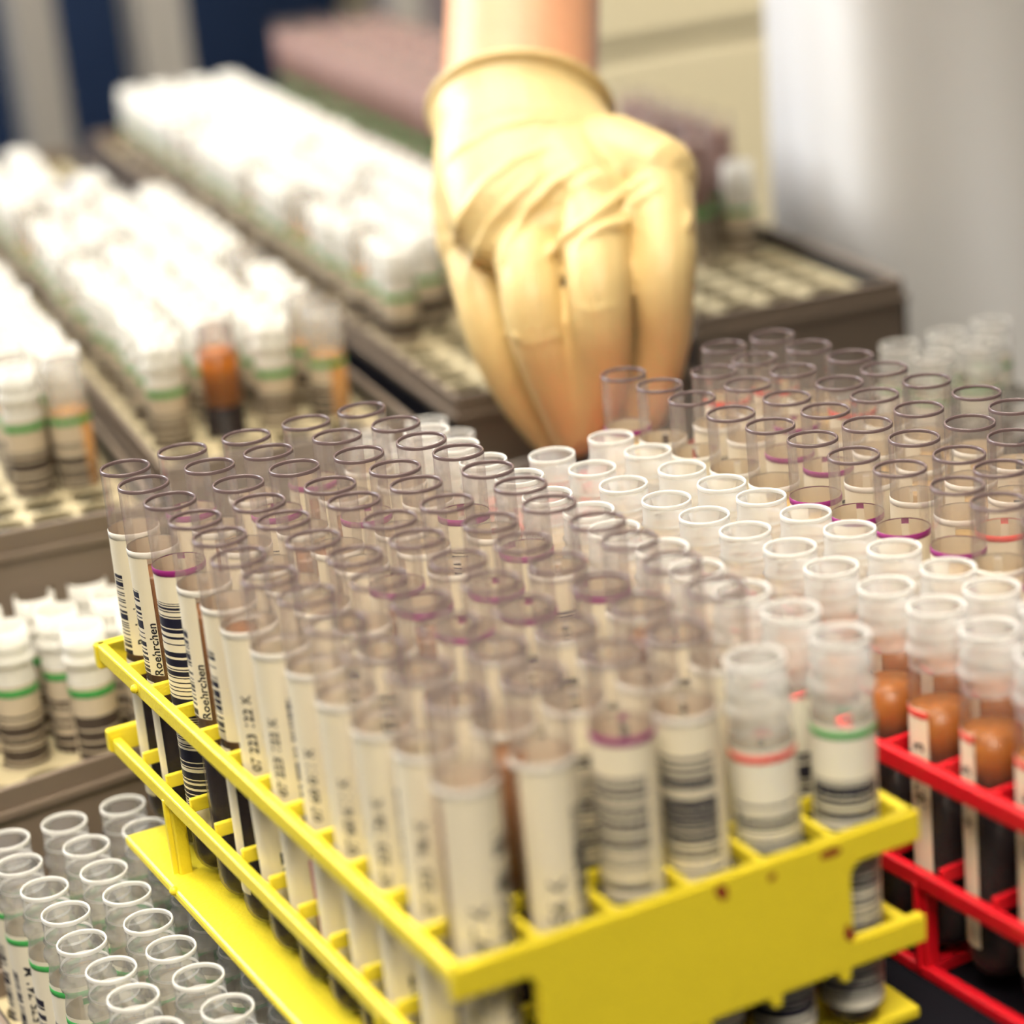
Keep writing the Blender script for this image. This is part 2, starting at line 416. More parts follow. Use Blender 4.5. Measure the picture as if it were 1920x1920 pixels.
ME['pink'] = lathe('pink_strip', [(6.70, 8), (6.70, 34)], 6, True, -2, 20)
# screw-neck tube
SL = 92.0
body = hemi(6.8) + [(6.85, 30), (6.85, 74.5), (6.5, 76.5)]
neck = [(6.35, 78), (6.4, 79.2), (7.15, 80.0), (7.3, 80.9), (7.15, 81.8), (6.35, 82.6), (6.3, 84.2), (6.8, 84.9), (6.3, 85.8), (6.3, 90.9)]
ME['s_wall'] = lathe('tube_wall', body, 28)
ME['s_neck'] = lathe('screw_neck', [(6.5, 76.5)] + neck, 28)
ME['s_clot_high'] = lathe('clot', hemi(6.5, 4, .3) + [(6.55, 52), (0.01, 52)], 18)
ME['s_serum_high'] = lathe('serum', [(0.01, 52.1), (6.5, 52.1), (6.5, 66), (0.01, 66)], 18)
ME['s_rim'] = lathe('rim', [(5.92, SL - 1.2), (5.88, SL - .4), (6.0, SL), (6.28, SL), (6.4, SL - .4), (6.36, SL - 1.2)], 28)
ME['s_thread'] = lathe('thread_ring', [(6.15, 85.2), (6.1, 85.7), (6.3, 86.0)], 28)
ME['s_serum'] = lathe('serum', [(0.01, 25.1), (6.2, 25.1), (6.2, 60), (0.01, 60)], 18)
ME['s_serum_low'] = lathe('serum', [(0.01, 20.1), (6.2, 20.1), (6.2, 42), (0.01, 42)], 18)
ME['s_clot'] = lathe('clot', hemi(6.2, 4, .6) + [(6.2, 25), (0.01, 25)], 18)
ME['s_ring'] = lathe('label_ring', [(6.98, 70.6), (7.06, 70.7), (7.06, 72.2), (6.98, 72.3)], 28)
ME['s_ring_strip'] = lathe('label_ring', [(6.98, 64.6), (7.06, 64.7), (7.06, 66.4), (6.98, 66.5)], 8, True, -104, -26)
ME['s_label'] = label_mesh(-165, 165, 6, 73.5, 6.97)
ME['s_label_strip'] = label_mesh(-104, -26, 10, 67, 6.97, 8)
ORD = ['first', 'second', 'third', 'fourth', 'fifth', 'sixth', 'seventh', 'eighth', 'ninth', 'tenth', 'eleventh', 'twelfth', 'thirteenth', 'fourteenth', 'fifteenth', 'sixteenth',
       'seventeenth', 'eighteenth', 'nineteenth', 'twentieth']

def place(o, base, top_offset, length, spin=0.0):
    """stand a tube at base, leaning so that its mouth is off by top_offset, its label turned to the bench front"""
    d = Vector((top_offset[0], top_offset[1], length)).normalized()
    q = Vector((0, 0, 1)).rotation_difference(d)
    b = Vector(base)
    c = CAM - b
    th = math.atan2(c.y, c.x) + math.pi / 2 + spin
    o.rotation_mode = 'QUATERNION'
    o.rotation_quaternion = q @ Quaternion((0, 0, 1), th)
    o.location = b * S
def part(name, me, mat, parent):
    o = bpy.data.objects.new(name, me); COL.objects.link(o); o.parent = parent
    if len(me.materials) == 0: me.materials.append(mat)
    if me.materials[0] is not mat:
        o.material_slots[0].link = 'OBJECT'; o.material_slots[0].material = mat
    return o
def clear_tube(base, off, label, group, style, ring='ring_white', text=None, extra=None, contents=('blood', 'plasma'), scale=1.0):
    t = bpy.data.objects.new('blood_tube', None); COL.objects.link(t); t.empty_display_size = 0.005
    tag(t, label, 'tube', group)
    place(t, base, off, CL * scale, math.radians(random.uniform(-8, 8)) if style != 'digits' else math.radians(random.uniform(-4, 4)))
    if scale != 1.0: t.scale = (1, 1, scale)
    part('tube_wall', ME['wall'], M['clear'], t); part('rim', ME['rim'], M['clear_rim'], t)
    part('blood', ME['blood'], M[contents[0]], t); part('plasma', ME['plasma'], M[contents[1]], t)
    if style == 'bar': lb = part('label', ME['label_full'], M['paper_bar'], t)
    elif style == 'gap':
        lb = part('label', ME['label_gap'], M['paper_side'], t)
        if extra != 'no_low': part('lower_label', ME['label_low'], M['paper'], t)
    elif style == 'row': lb = part('label', ME['label_row'], M['paper_row'], t)
    elif style == 'digits': lb = part('label', ME['label_gap2'], M['paper_edge'], t)
    else: lb = part('label', ME['label_full'], M['paper'], t)
    part('label_ring', ME['ring'], M[ring], t)
    if text:
        s, size, phi, z0 = text
        part('lettering', text_on_tube(s, size, LABEL_R + 0.06, phi, z0), M['ink'], lb)
    if extra == 'pink': part('pink_strip', ME['pink'], M['pink_paper'], lb)
    if extra == 'ce': part('lettering', text_on_tube('CE', 7.5, LABEL_R + 0.06, 8, 20), M['ink'], lb)
    return t
def screw_tube(base, off, label, group, ring=None, serum='serum', wall='milky', lab='wrap', text=None, low=False, scale=1.0, clot=True):
    t = bpy.data.objects.new('screw_neck_tube', None); COL.objects.link(t); t.empty_display_size = 0.005
    tag(t, label, 'tube', group)
    place(t, base, off, SL * scale, math.radians(random.uniform(-12, 12)))
    if scale != 1.0: t.scale = (1, 1, scale)
    part('tube_wall', ME['s_wall'], M['clear' if lab == 'strip' else 'milky_body'], t); part('screw_neck', ME['s_neck'], M[wall], t); part('rim', ME['s_rim'], M['milky_rim'], t); part('thread_ring', ME['s_thread'], M['milky_rim'], t)
    if serum: part('serum', ME['s_serum_high' if lab == 'strip' and not low else ('s_serum_low' if low else 's_serum')], M[serum], t)
    if clot: part('clot', ME['s_clot_high' if lab == 'strip' and not low else 's_clot'], M['blood'], t)
    if lab == 'strip':
        lb = part('label', ME['s_label_strip'], M['paper'], t)
        if ring: part('label_ring', ME['s_ring_strip'], M[ring], t)
    else:
        lb = part('label', ME['s_label'], M['paper_low' if lab == 'low' else 'paper_wrap'], t)
        if ring: part('label_ring', ME['s_ring'], M[ring], t)
    if text:
        s, size, phi, z0 = text
        part('lettering', text_on_tube(s, size, 7.04, phi, z0), M['ink'], lb)
    return t

# ------------------------------------------------------------------ yellow rack tubes
LEAN = {(0, 0): (0.5, -1.3), (1, 0): (-0.1, 1.7), (2, 0): (0.1, 0.7), (3, 0): (0.0, 0.9), (4, 0): (-1.2, 0.7), (0, 1): (-0.5, -0.6), (1, 1): (0.6, 1.2),
        (2, 1): (-0.5, 1.5), (3, 1): (1.2, 0.6), (4, 1): (0.1, -0.8), (0, 2): (0.1, -0.7), (1, 2): (0.9, -0.4), (2, 2): (-0.6, 1.4), (3, 2): (-1.0, -0.5),
        (4, 2): (-1.2, -1.5), (0, 3): (-0.1, -1.2), (1, 3): (-0.8, -0.8), (2, 3): (0.6, -0.8), (3, 3): (1.2, -0.1), (4, 3): (1.7, 0.5), (0, 4): (-0.2, 0),
        (1, 4): (-1.2, 0.7), (2, 4): (0.2, 1.5), (3, 4): (-0.3, 2.2), (4, 4): (0.8, -0.1), (0, 5): (-2.0, 1.2), (0, 6): (-1.4, 1.6), (0, 7): (0.4, 2.4),
        (0, 8): (-1.1, 0.1), (4, 5): (1.1, 0.8), (4, 6): (-0.3, 1.3), (4, 7): (2.2, 0.2), (4, 8): (1.4, 2.0), (4, 9): (1.2, 1.0)}
ROWS = ['open side row', 'second row in', 'third row in', 'fourth row in', 'fifth row in', 'row facing the red rack']
def where(j, n): return 'at the far end' if j == 0 else ('at the near end' if j == n - 1 else ORD[j] + ' from the far end')
SPEC = {(0, 0): ('gap', 'ring_white', ('Roehrchen', 3.3, -24, 54), None), (0, 1): ('gap', 'ring_white', ('Roehrchen', 3.3, -28, 51), None),
        (0, 2): ('bar', 'ring_purple', None, None), (0, 3): ('gap', 'ring_white', ('Roehrchen', 3.3, -28, 51), 'no_low'),
        (0, 4): ('gap', 'ring_white', None, None), (0, 5): ('row', 'ring_white', ('07 223 122 K', 3.5, -34, 50), 'ce'),
        (0, 6): ('row', 'ring_white', ('07 223 122 K', 3.5, -34, 50), 'pink'), (0, 7): ('row', 'ring_white', ('07 60 011 K', 3.5, -34, 50), None),
        (0, 8): ('row', 'ring_white', ('07 60 611 K', 3.6, -34, 50), 'pink'), (0, 9): ('row', 'ring_white', ('07 223 126 K', 3.7, -34, 50), 'ce'),
        (0, 10): ('row', 'ring_white', ('07 223 196 K', 3.8, -30, 50), None), (0, 11): ('digits', 'ring_white', ('117 06 97 K', 5.2, 2, 34), None),
        (1, 11): ('digits', 'ring_white', ('117 06 56 K', 5.2, 2, 34), None), (2, 11): ('bar', 'ring_purple', None, None), (3, 11): ('bar', 'ring_white', None, None)}
DESC = {'row': 'printed digits', 'gap': 'cream label', 'bar': 'wide bar code', 'digits': 'printed digits', 'plain': 'cream label'}
for i in range(6):
    for j in range(12):
        base = ((i + .5) * PITCH, (11.5 - j) * PITCH, 3.1)
        off = LEAN.get((i, j), (random.uniform(-1.6, 1.6), random.uniform(-1.2, 1.6)))
        grp = 'tubes standing in the yellow rack'
        if i == 5 or (i, j) == (4, 11):
            ring = 'ring_green' if j == 11 and i == 5 else ('ring_red' if j % 2 or i == 4 else None)
            d = {'ring_green': 'green-ringed', 'ring_red': 'red-ringed'}.get(ring, 'milky')
            screw_tube((base[0], base[1], 3.1), off, '%s screw-neck tube %s, yellow rack %s' % (d, where(j, 12), ROWS[i]), grp, ring,
                       'serum_pale' if (i, j) != (4, 11) else 'serum', text=None, scale=0.985)
            continue
        st, ring, text, extra = SPEC.get((i, j), (random.choice(['bar', 'gap', 'digits', 'plain']), random.choice(['ring_white', 'ring_white', 'ring_purple']), None, None))
        rd = 'purple-ringed ' if ring == 'ring_purple' else ''
        clear_tube(base, off, '%sclear tube, %s, %s, yellow rack %s' % (rd, DESC[st], where(j, 12), ROWS[i]), grp, st, ring, text, extra)

# ------------------------------------------------------------------ red rack tubes
ca, sa = math.cos(RED_ROT), math.sin(RED_ROT)
RTEXT = {0: '107 079 B', 1: '107 620 B', 2: '107 585 M', 3: '223 079 B'}
RROWS = ['row facing the yellow rack', 'second row', 'third row', 'fourth row', 'fifth row', 'sixth row']
for i in range(6):
    for j in range(RED_NY):
        lx, ly = (i + .5) * PITCH, (RED_NY - .5 - j) * PITCH
        x, y = RED_LOC.x + lx * ca - ly * sa, RED_LOC.y + lx * sa + ly * ca
        u, v = px((x, y, 95))
        if u > 2010 or (i > 2 and u > 1985) or u < [975, 1075, 1160, 1280, 1330, 1400][i]: continue
        off = (random.uniform(-1.5, 1.5), random.uniform(-1.3, 1.3))
        grp = 'tubes standing in the red rack'
        if i < 2:
            ring = 'ring_red'
            screw_tube((x, y, 3.1), off, 'amber screw-neck tube %s, red rack %s' % (where(j, RED_NY), RROWS[i]), grp, ring,
                       'serum_orange' if j > 7 else 'serum_pale', lab='strip', text=(RTEXT[j % 4], 4.4, -50, 40), scale=0.905)
        else:
            st = random.choice(['bar', 'plain', 'gap'])
            ring = random.choice(['ring_purple', 'ring_white', 'ring_white', 'ring_white', 'ring_red'] if i > 2 else ['ring_purple', 'ring_purple', 'ring_white'])
            rd = {'ring_purple': 'purple-ringed ', 'ring_red': 'red-ringed '}.get(ring, '')
            clear_tube((x, y, 3.1), off, '%sclear tube %s, red rack %s' % (rd, where(j, RED_NY), RROWS[i]), grp, st, ring, scale=0.935, contents=('blood', 'serum_pale'))

# ------------------------------------------------------------------ perforated trays
def tray(loc, rotz, nx, ny, pitch, hole_r, plate_z, bottom_z, label, margin=6.5, front_gap=None, dark_strip=True):
    """an open metal box with a perforated plate a little below its lip; loc = front corner of the lip"""
    t = tag(empty('sample_tray', (loc[0], loc[1], bottom_z), rotz), label, 'tray')
    W, L, H = nx * pitch + 2 * margin, ny * pitch + 2 * margin, loc[2] - bottom_z
    pz = plate_z - bottom_z
    wt = 2.2
    for nm, b in (('side_wall', (0, 0, 0, wt, L, H)), ('side_wall', (W - wt, 0, 0, W, L, H)), ('end_wall', (wt, 0, 0, W - wt, wt, H)), ('end_wall', (wt, L - wt, 0, W - wt, L, H))):
        add(nm, boxes(nm, [b], 0.4), M['tray'], t)
    add('tray_floor', boxes('tray_floor', [(wt, wt, 0, W - wt, L - wt, 2)]), M['tray_dark'], t)  # floor painted black as the shade seen through the holes
    for b in ((-1.6, -1.6, H - 9, 0, L + 1.6, H - 6.5), (W, -1.6, H - 9, W + 1.6, L + 1.6, H - 6.5), (-1.6, -1.6, H - 9, W + 1.6, 0, H - 6.5)):
        add('flange', boxes('flange', [b], 0.3), M['tray'], t)
    if dark_strip:
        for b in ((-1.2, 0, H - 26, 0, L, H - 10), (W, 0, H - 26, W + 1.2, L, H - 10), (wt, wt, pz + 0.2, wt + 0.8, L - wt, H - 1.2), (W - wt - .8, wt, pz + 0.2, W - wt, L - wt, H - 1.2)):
            add('dark_strip', boxes('dark_strip', [b]), M['tray_dark'], t)  # black strips along both faces of the side walls
    # the plate: one square with a round hole per tube
    vs, fs = [], []
    n = 16
    x0, y0 = margin, margin
    for a in range(nx):
        for b in range(ny):
            cx, cy = x0 + (a + .5) * pitch, y0 + (b + .5) * pitch
            k0 = len(vs)
            for q in range(n):
                an = 2 * math.pi * q / n + math.pi / 4
                c, s_ = math.cos(an), math.sin(an)
                mx = max(abs(c), abs(s_))
                vs.append((cx + c / mx * pitch / 2, cy + s_ / mx * pitch / 2, pz))
                vs.append((cx + c * hole_r, cy + s_ * hole_r, pz))
                vs.append((cx + c * hole_r, cy + s_ * hole_r, pz - 2.5))
            for q in range(n):
                q2 = (q + 1) % n
                fs.append((k0 + 3 * q, k0 + 3 * q2, k0 + 3 * q2 + 1, k0 + 3 * q + 1))
                fs.append((k0 + 3 * q + 1, k0 + 3 * q2 + 1, k0 + 3 * q2 + 2, k0 + 3 * q + 2))
    k0 = len(vs)
    for (a0, b0, a1, b1) in ((wt, wt, W - wt, margin), (wt, L - margin, W - wt, L - wt), (wt, margin, margin, L - margin), (W - margin, margin, W - wt, L - margin)):
        k = len(vs); vs += [(a0, b0, pz), (a1, b0, pz), (a1, b1, pz), (a0, b1, pz)]; fs.append((k, k + 1, k + 2, k + 3))
    add('perforated_plate', mesh_from('perforated_plate', vs, fs, False), M['plate'], t)
    cr, sr = math.cos(rotz), math.sin(rotz)
    def spot(a, b):
        lx, ly = margin + (a + .5) * pitch, margin + (b + .5) * pitch
        return loc[0] + lx * cr - ly * sr, loc[1] + lx * sr + ly * cr
    return spot
P_CONT = lathe('plasma', [(0.01, 50), (6.3, 50), (6.3, 94), (0.01, 94)], 12)
P_LABEL = lathe('label', [(6.66, 13), (6.66, 66)], 14, True, -165, 165, True)
P_RING = lathe('label_ring', [(6.7, 64), (6.76, 64.1), (6.76, 66.9), (6.7, 67)], 14)
T_BODY = lathe('tube_wall', body + neck + [(6.0, 90.6), (5.8, 84), (5.8, 70)], 16)
T_LABEL = lathe('label', [(6.97, 20), (6.97, 73.5)], 14, True, -165, 165, True)
T_LABEL_OPEN = lathe('label', [(6.97, 20), (6.97, 73.5)], 12, True, -215, 30, True)
T_RING = lathe('label_ring', [(7.02, 70.2), (7.08, 70.3), (7.08, 72.4), (7.02, 72.5)], 16)
T_SERUM = lathe('serum', [(0.01, 56), (6.4, 56), (6.4, 70), (0.01, 70)], 12)
T_SERUM2 = lathe('serum', [(0.01, 30.1), (6.6, 30.1), (6.6, 74), (0.01, 74)], 14)
T_CLOT = lathe('clot', hemi(6.6, 4, .1) + [(6.62, 63), (0.01, 63)], 14)
T_SERUM3 = lathe('serum', [(0.01, 63.1), (6.6, 63.1), (6.6, 82), (0.01, 82)], 14)
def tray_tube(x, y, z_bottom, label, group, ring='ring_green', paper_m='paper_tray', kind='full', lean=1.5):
    t = bpy.data.objects.new('tray_tube', None); COL.objects.link(t); t.empty_display_size = 0.005
    tag(t, label, 'tube', group)
    place(t, (x, y, z_bottom), (random.uniform(-lean, lean), random.uniform(-lean, lean)), SL, math.radians(random.uniform(-35, 35)))
    part('tube_wall', T_BODY, M['opaque_white' if kind == 'full' else ('clear' if kind == 'bare' else 'milky_body')], t)
    if kind == 'bare':
        part('serum', T_SERUM3, M['serum_orange'], t); part('clot', T_CLOT, M['blood'], t)
    else:
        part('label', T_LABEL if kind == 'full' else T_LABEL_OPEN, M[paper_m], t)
        part('label_ring', T_RING, M[ring], t)
        part('serum', T_SERUM2 if kind == 'open' else T_SERUM, M['serum'], t)
    return t
TP = 18.7
# front low tray, below the yellow rack
bl = tray((-45, 77, -47), 0, 4, 9, 17.35, 7.6, -55, -100, 'brown tray of screw-neck tubes below the yellow rack', margin=5)
BTEXT = ['07 575 739 M', '07 575 741 M', '07 575 738 M']
for a in range(4):
    for b in range(9):
        x, y = bl(a, b)
        u, v = px((x, y, -2))
        if u < -160 or v > 2080 or (a == 3 and b < 3): continue
        col = ['outermost column', 'second column', 'third column', 'column under the yellow rack'][a]
        screw_tube((x, y, -94.2), (random.uniform(-1, 1), random.uniform(-1, 1)), 'green-ringed screw-neck tube, low tray, %s, %s' % (col, where(8 - b, 9)),
                   'tubes in the low tray', 'ring_green', 'serum_pale', lab='low', wall='milky_dim', text=(BTEXT[(a + b) % 3], 4.0, -16, 42) if a < 2 and b % 2 else None)
# small tray behind it
ml = tray((-52, 258, -2), math.radians(6), 5, 3, 17.6, 7.6, -10, -100, 'short brown tray behind the low tray of green-ringed tubes', margin=6)
for a in range(5):
    for b in range(3):
        x, y = ml(a, b)
        if b == 0 and a < 3: continue
        if px((x, y, 35))[0] < -60: continue
        tray_tube(x, y, -57, 'green-ringed tube in the short tray, %s column from its outer side, %s' % (ORD[a], ['front row', 'middle row', 'back row'][b]), 'tubes in the short tray', lean=1.0)
# rear trays
A8 = math.radians(-7.5)
rear = [((-52, 327, 54), A8, 6, 31, 'long brown tray, nearest the picture edge, of white-necked tubes'),
        ((65, 345, 54), A8, 4, 33, 'long brown tray between two trays, partly empty at its far end'),
        ((173, 347, 54), A8, 4, 34, 'long brown tray reaching back behind the gloved hand'),
        ((286, 374, 54), A8, 4, 33, 'brown tray of reddish tubes beside the white coat')]
Z_PLATE = 46
NTH = ORD + ['twenty-' + w for w in ORD[:9]] + ['thirtieth'] + ['thirty-' + w for w in ORD[:9]]
NTH[20] = 'twenty-first'
def nth(b): return NTH[b]
for ti, (loc, rot, nx, ny, lab) in enumerate(rear):
    sp = tray(loc, rot, nx, ny, 15.6 if ti == 0 else TP, 7.2 if ti == 0 else 7.8, Z_PLATE, -22, lab, margin=6.5)
    first = [3, 2, 5, 5][ti]
    last = [31, 27, 32, 33][ti]
    short = ['outer long tray', 'middle long tray', 'tray behind the hand', 'tray beside the coat'][ti]
    if ti == 3:
        for a in range(4):
            for b in range(first, last):
                x, y = sp(a, b)
                u, v = px((x, y, 95))
                if 860 < u < 1120 and v < 640 or (u > 1120 and u < 1180): continue
                if b == first and a in (0, 1): continue
                if a == 3 and b == first or (a == 2 and b == first + 1):
                    tray_tube(x, y, -6, 'bar-coded tube at the near end of the tray beside the coat' if a == 3 else 'pale tube second from near end, tray beside the coat', 'tubes in the tray beside the coat')
                    continue
                t = bpy.data.objects.new('blood_tube', None); COL.objects.link(t)
                tag(t, 'reddish clear tube, tray beside the coat, %s column, %s row from near end' % (ORD[a], nth(b)), 'tube', 'reddish tubes in the tray beside the coat')
                place(t, (x, y, 2), (random.uniform(-1.5, 1.5), random.uniform(-1.5, 1.5)), CL)
                part('tube_wall', ME['wall'], M['clear'], t)
                part('plasma', P_CONT, M['pinkish'], t)
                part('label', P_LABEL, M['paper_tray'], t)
                part('label_ring', P_RING, M['ring_green'], t)
        continue
    for a in range(nx):
        for b in range(first, last):
            x, y = sp(a, b)
            u, v = px((x, y, 95))
            if u < -50: continue
            if 900 < u < 1200: continue
            if ti == 1 and b >= [27, 25, 20, 17][a]: continue
            if ti == 2 and b < first + a: continue
            kind, ring, pm = 'full', 'ring_green', 'paper_tray'
            lab2 = 'white-necked tube, %s, %s column, %s row from near end' % (short, ORD[a], nth(b))
            grp = 'white-necked tubes in the %s' % short
            if (ti, a, b) == (1, 1, first):
                kind = 'bare'; lab2 = 'unlabelled orange tube with black clot at the near end of middle tray'
            elif (ti, a, b) in ((2, 0, 11), (2, 0, 22), (2, 0, 12)):
                kind = 'open'; lab2 = 'orange tube, outer column of the tray behind the hand, %s row' % nth(b)
            elif ti == 0 and a == 3 and b == first:
                ring = 'ring_red'; pm = 'paper_pink'; lab2 = 'red-ringed tube with pink label at the near end of outer tray'
            elif b == first + (a if ti == 2 else 0):
                kind = 'open' if a == nx - 1 else 'full'
                lab2 = 'green-ringed tube at near end of %s, %s column' % (short, ORD[a])
            elif random.random() < 0.12: kind = 'open'
            tray_tube(x, y, -6 if ti else -2, lab2, grp, ring, pm, kind)
# blue lid lying in the empty end of the middle tray
P = at_px(185, 330, 1010)
o = add('blue_lid', boxes('blue_lid', [(-18, -60, 0, 18, 60, 5), (-15, -57, 5, 15, 57, 9)], 1.2), M['bluebox'])
sx_, sy_ = rear[1][0][0], rear[1][0][1]
ly, lx = 462, 63
o.location = Vector((sx_ + lx * math.cos(A8) - ly * math.sin(A8), sy_ + lx * math.sin(A8) + ly * math.cos(A8), Z_PLATE)) * S
o.rotation_euler = (0, 0, A8)
tag(o, 'light blue lid lying in the partly empty tray', 'lid')

# ------------------------------------------------------------------ two small racks behind the coloured ones
def small_rack(loc, nx, ny, label, tubes, tlabel, grp):
    t = tag(empty('small_tube_rack', loc), label, 'rack')
    p = 18.5
    W, L = nx * p, ny * p
    for z in (4, 40):
        for k in range(nx + 1): add('rack_bar', boxes('rack_bar', [(k * p - .8, 0, z, k * p + .8, L, z + 3)], .3), M['grey_rack'], t)
        for k in range(ny + 1): add('rack_bar', boxes('rack_bar', [(0, k * p - .8, z, W, k * p + .8, z + 3)], .3), M['grey_rack'], t)
    for x in (0, W):
        for y in (0, L): add('rack_post', boxes('rack_post', [(x - 2, y - 2, 0, x + 2, y + 2, 44)], .4), M['grey_rack'], t)
    add('rack_foot', boxes('rack_foot', [(-3, -3, 0, W + 3, L + 3, 2)], .4), M['grey_rack'], t)
    for n, (a, b) in enumerate(tubes):
        screw_tube((loc[0] + (a + .5) * p, loc[1] + (b + .5) * p, loc[2] + 2.1), (random.uniform(-1, 1), random.uniform(-1, 1)), tlabel % ORD[n], grp, 'ring_green', 'serum_pale', scale=0.70)
small_rack((108, 262, 0), 5, 2, 'small grey rack behind the red rack under the gloved hand', [(0, 0), (1, 0), (0, 1), (1, 1)], 'blurred screw-neck tube under the gloved fingers, %s in its rack', 'tubes under the gloved hand')
small_rack((283, 226, 0), 3, 3, 'small grey rack between the red rack and the white coat', [(0, 0), (1, 0), (0, 1), (1, 1), (2, 1)], 'blurred milky tube before the white coat, %s in its rack', 'tubes before the white coat')

# ------------------------------------------------------------------ the person: gloved hand, forearm, coat
person = tag(empty('person', (560, 420, -1000)), 'person in a white coat reaching down with a cream latex glove', 'person')
def capsule_chain(bm, pts, n=14, flat0=False):
    """rounded tapering limb through (point, radius or (ra, rb, axis)) in millimetres, closed"""
    P = [Vector(p) for p, r in pts]; R = [r for p, r in pts]
    # resample smoothly
    Q, RR = [], []
    for k in range(len(P) - 1):
        p0 = P[max(k - 1, 0)]; p1 = P[k]; p2 = P[k + 1]; p3 = P[min(k + 2, len(P) - 1)]
        for s in range(6):
            t_ = s / 6
            Q.append(0.5 * ((2 * p1) + (p2 - p0) * t_ + (2 * p0 - 5 * p1 + 4 * p2 - p3) * t_ ** 2 + (3 * p1 - p0 - 3 * p2 + p3) * t_ ** 3))
            def mixr(a, b):
                if isinstance(a, tuple): return (a[0] * (1 - t_) + b[0] * t_, a[1] * (1 - t_) + b[1] * t_)
                return a * (1 - t_) + b * t_
            RR.append(mixr(R[k], R[k + 1]))
    Q.append(P[-1]); RR.append(R[-1])
    rings = []
    def pair(r): return r if isinstance(r, tuple) else (r, r)
    def ring(c, d, r):
        d = d.normalized()
        a = RIGHT - d * RIGHT.dot(d); a.normalize(); b = d.cross(a)
        ra, rb = pair(r)
        return [bm.verts.new(c + a * ra * math.cos(2 * math.pi * k / n) + b * rb * math.sin(2 * math.pi * k / n)) for k in range(n)]
    d0 = (Q[1] - Q[0]).normalized(); d1 = (Q[-1] - Q[-2]).normalized()
    r0, r1 = min(pair(RR[0])), min(pair(RR[-1]))
    for f_ in (() if flat0 else (0.95, 0.7, 0.35)):
        s = math.sqrt(1 - f_ * f_); ra, rb = pair(RR[0]); rings.append(ring(Q[0] - d0 * r0 * f_, d0, (ra * s, rb * s)))
    for k in range(len(Q)):
        d = Q[min(k + 1, len(Q) - 1)] - Q[max(k - 1, 0)]
        rings.append(ring(Q[k], d, RR[k]))
    for f_ in (0.35, 0.7, 0.95):
        s = math.sqrt(1 - f_ * f_); ra, rb = pair(RR[-1]); rings.append(ring(Q[-1] + d1 * r1 * f_, d1, (ra * s, rb * s)))
    for a, b in zip(rings, rings[1:]):
        for k in range(n): bm.faces.new((a[k], a[(k + 1) % n], b[(k + 1) % n], b[k]))
    bm.faces.new(list(reversed(rings[0]))); bm.faces.new(rings[-1])
def remeshed(name, bm, voxel, smooth_it=2):
    for v in bm.verts: v.co *= S
    bmesh.ops.recalc_face_normals(bm, faces=bm.faces)
    me = bpy.data.meshes.new(name); bm.to_mesh(me); bm.free()
    o = bpy.data.objects.new(name, me); COL.objects.link(o)
    r = o.modifiers.new('union', 'REMESH'); r.mode = 'VOXEL'; r.voxel_size = voxel * S; r.use_smooth_shade = True
    s = o.modifiers.new('smooth', 'SMOOTH'); s.factor = 0.5; s.iterations = smooth_it
    dg = bpy.context.evaluated_depsgraph_get(); dg.update()
    out = bpy.data.meshes.new_from_object(o.evaluated_get(dg))
    bpy.data.objects.remove(o); bpy.data.meshes.remove(me)
    out.name = name
    out.polygons.foreach_set('use_smooth', [True] * len(out.polygons))
    return out
A = at_px
WR = A(985, 265, 800)
FINGERS = {
    'index': [(A(1226, 335, 776), 13.0), (A(1246, 450, 760), 10.4), (A(1244, 545, 756), 9.8), (A(1240, 650, 764), 9.0), (A(1208, 765, 776), 8.0)],
    'middle': [(A(1105, 385, 770), 12.5), (A(1118, 490, 753), 10.2), (A(1125, 590, 750), 9.9), (A(1126, 695, 760), 9.1), (A(1104, 800, 774), 8.0)],
    'ring': [(A(985, 430, 774), 12.0), (A(993, 525, 759), 10.0), (A(1008, 615, 757), 9.8), (A(1040, 712, 765), 8.8), (A(1078, 812, 777), 7.6)],
    'little': [(A(890, 450, 790), 11.5), (A(904, 560, 779), 8.8), (A(930, 650, 778), 8.4), (A(975, 740, 784), 7.6), (A(1030, 812, 792), 7.0)],
    'thumb': [(A(1130, 340, 812), 14.0), (A(1175, 470, 824), 12.0), (A(1170, 620, 818), 10.5), (A(1130, 790, 806), 8.6)],
}
CUFF_C, CUFF_T = A(975, 212, 812), A(981, -40, 856)
def hand_bm(ridges=()):
    bm = bmesh.new()
    for f, pts in FINGERS.items(): capsule_chain(bm, pts)
    for f, r in (('index', 17), ('middle', 18), ('ring', 17), ('little', 15)):
        k = FINGERS[f][0][0]
        u = {'index': 1060, 'middle': 1010, 'ring': 955, 'little': 900}[f]
        w = A(u, 292, 804)
        capsule_chain(bm, [(w, 15), (w.lerp(k, .55) + (CAM - k).normalized() * 3, r), (k, FINGERS[f][0][1] * 1.12)])
    # back of the hand as one broad dome, then the wrist up to the cuff
    capsule_chain(bm, [(CUFF_C, (30.0, 25.5)), (A(980, 250, 805), (29.0, 22.5)), (A(1000, 310, 792), (33, 20)), (A(1042, 385, 777), (35, 16.5)), (A(1058, 430, 772), (31, 13))], 28, True)
    for pts in ridges: capsule_chain(bm, pts, 8)
    return bm
base = remeshed('glove', hand_bm(), 2.2)
bv = BVHTree.FromPolygons([v.co / S for v in base.vertices], [p.vertices for p in base.polygons])
def on_hand(u, v):
    d = (A(u, v, 1000) - CAM).normalized()
    h = bv.ray_cast(CAM, d)
    return h[0]
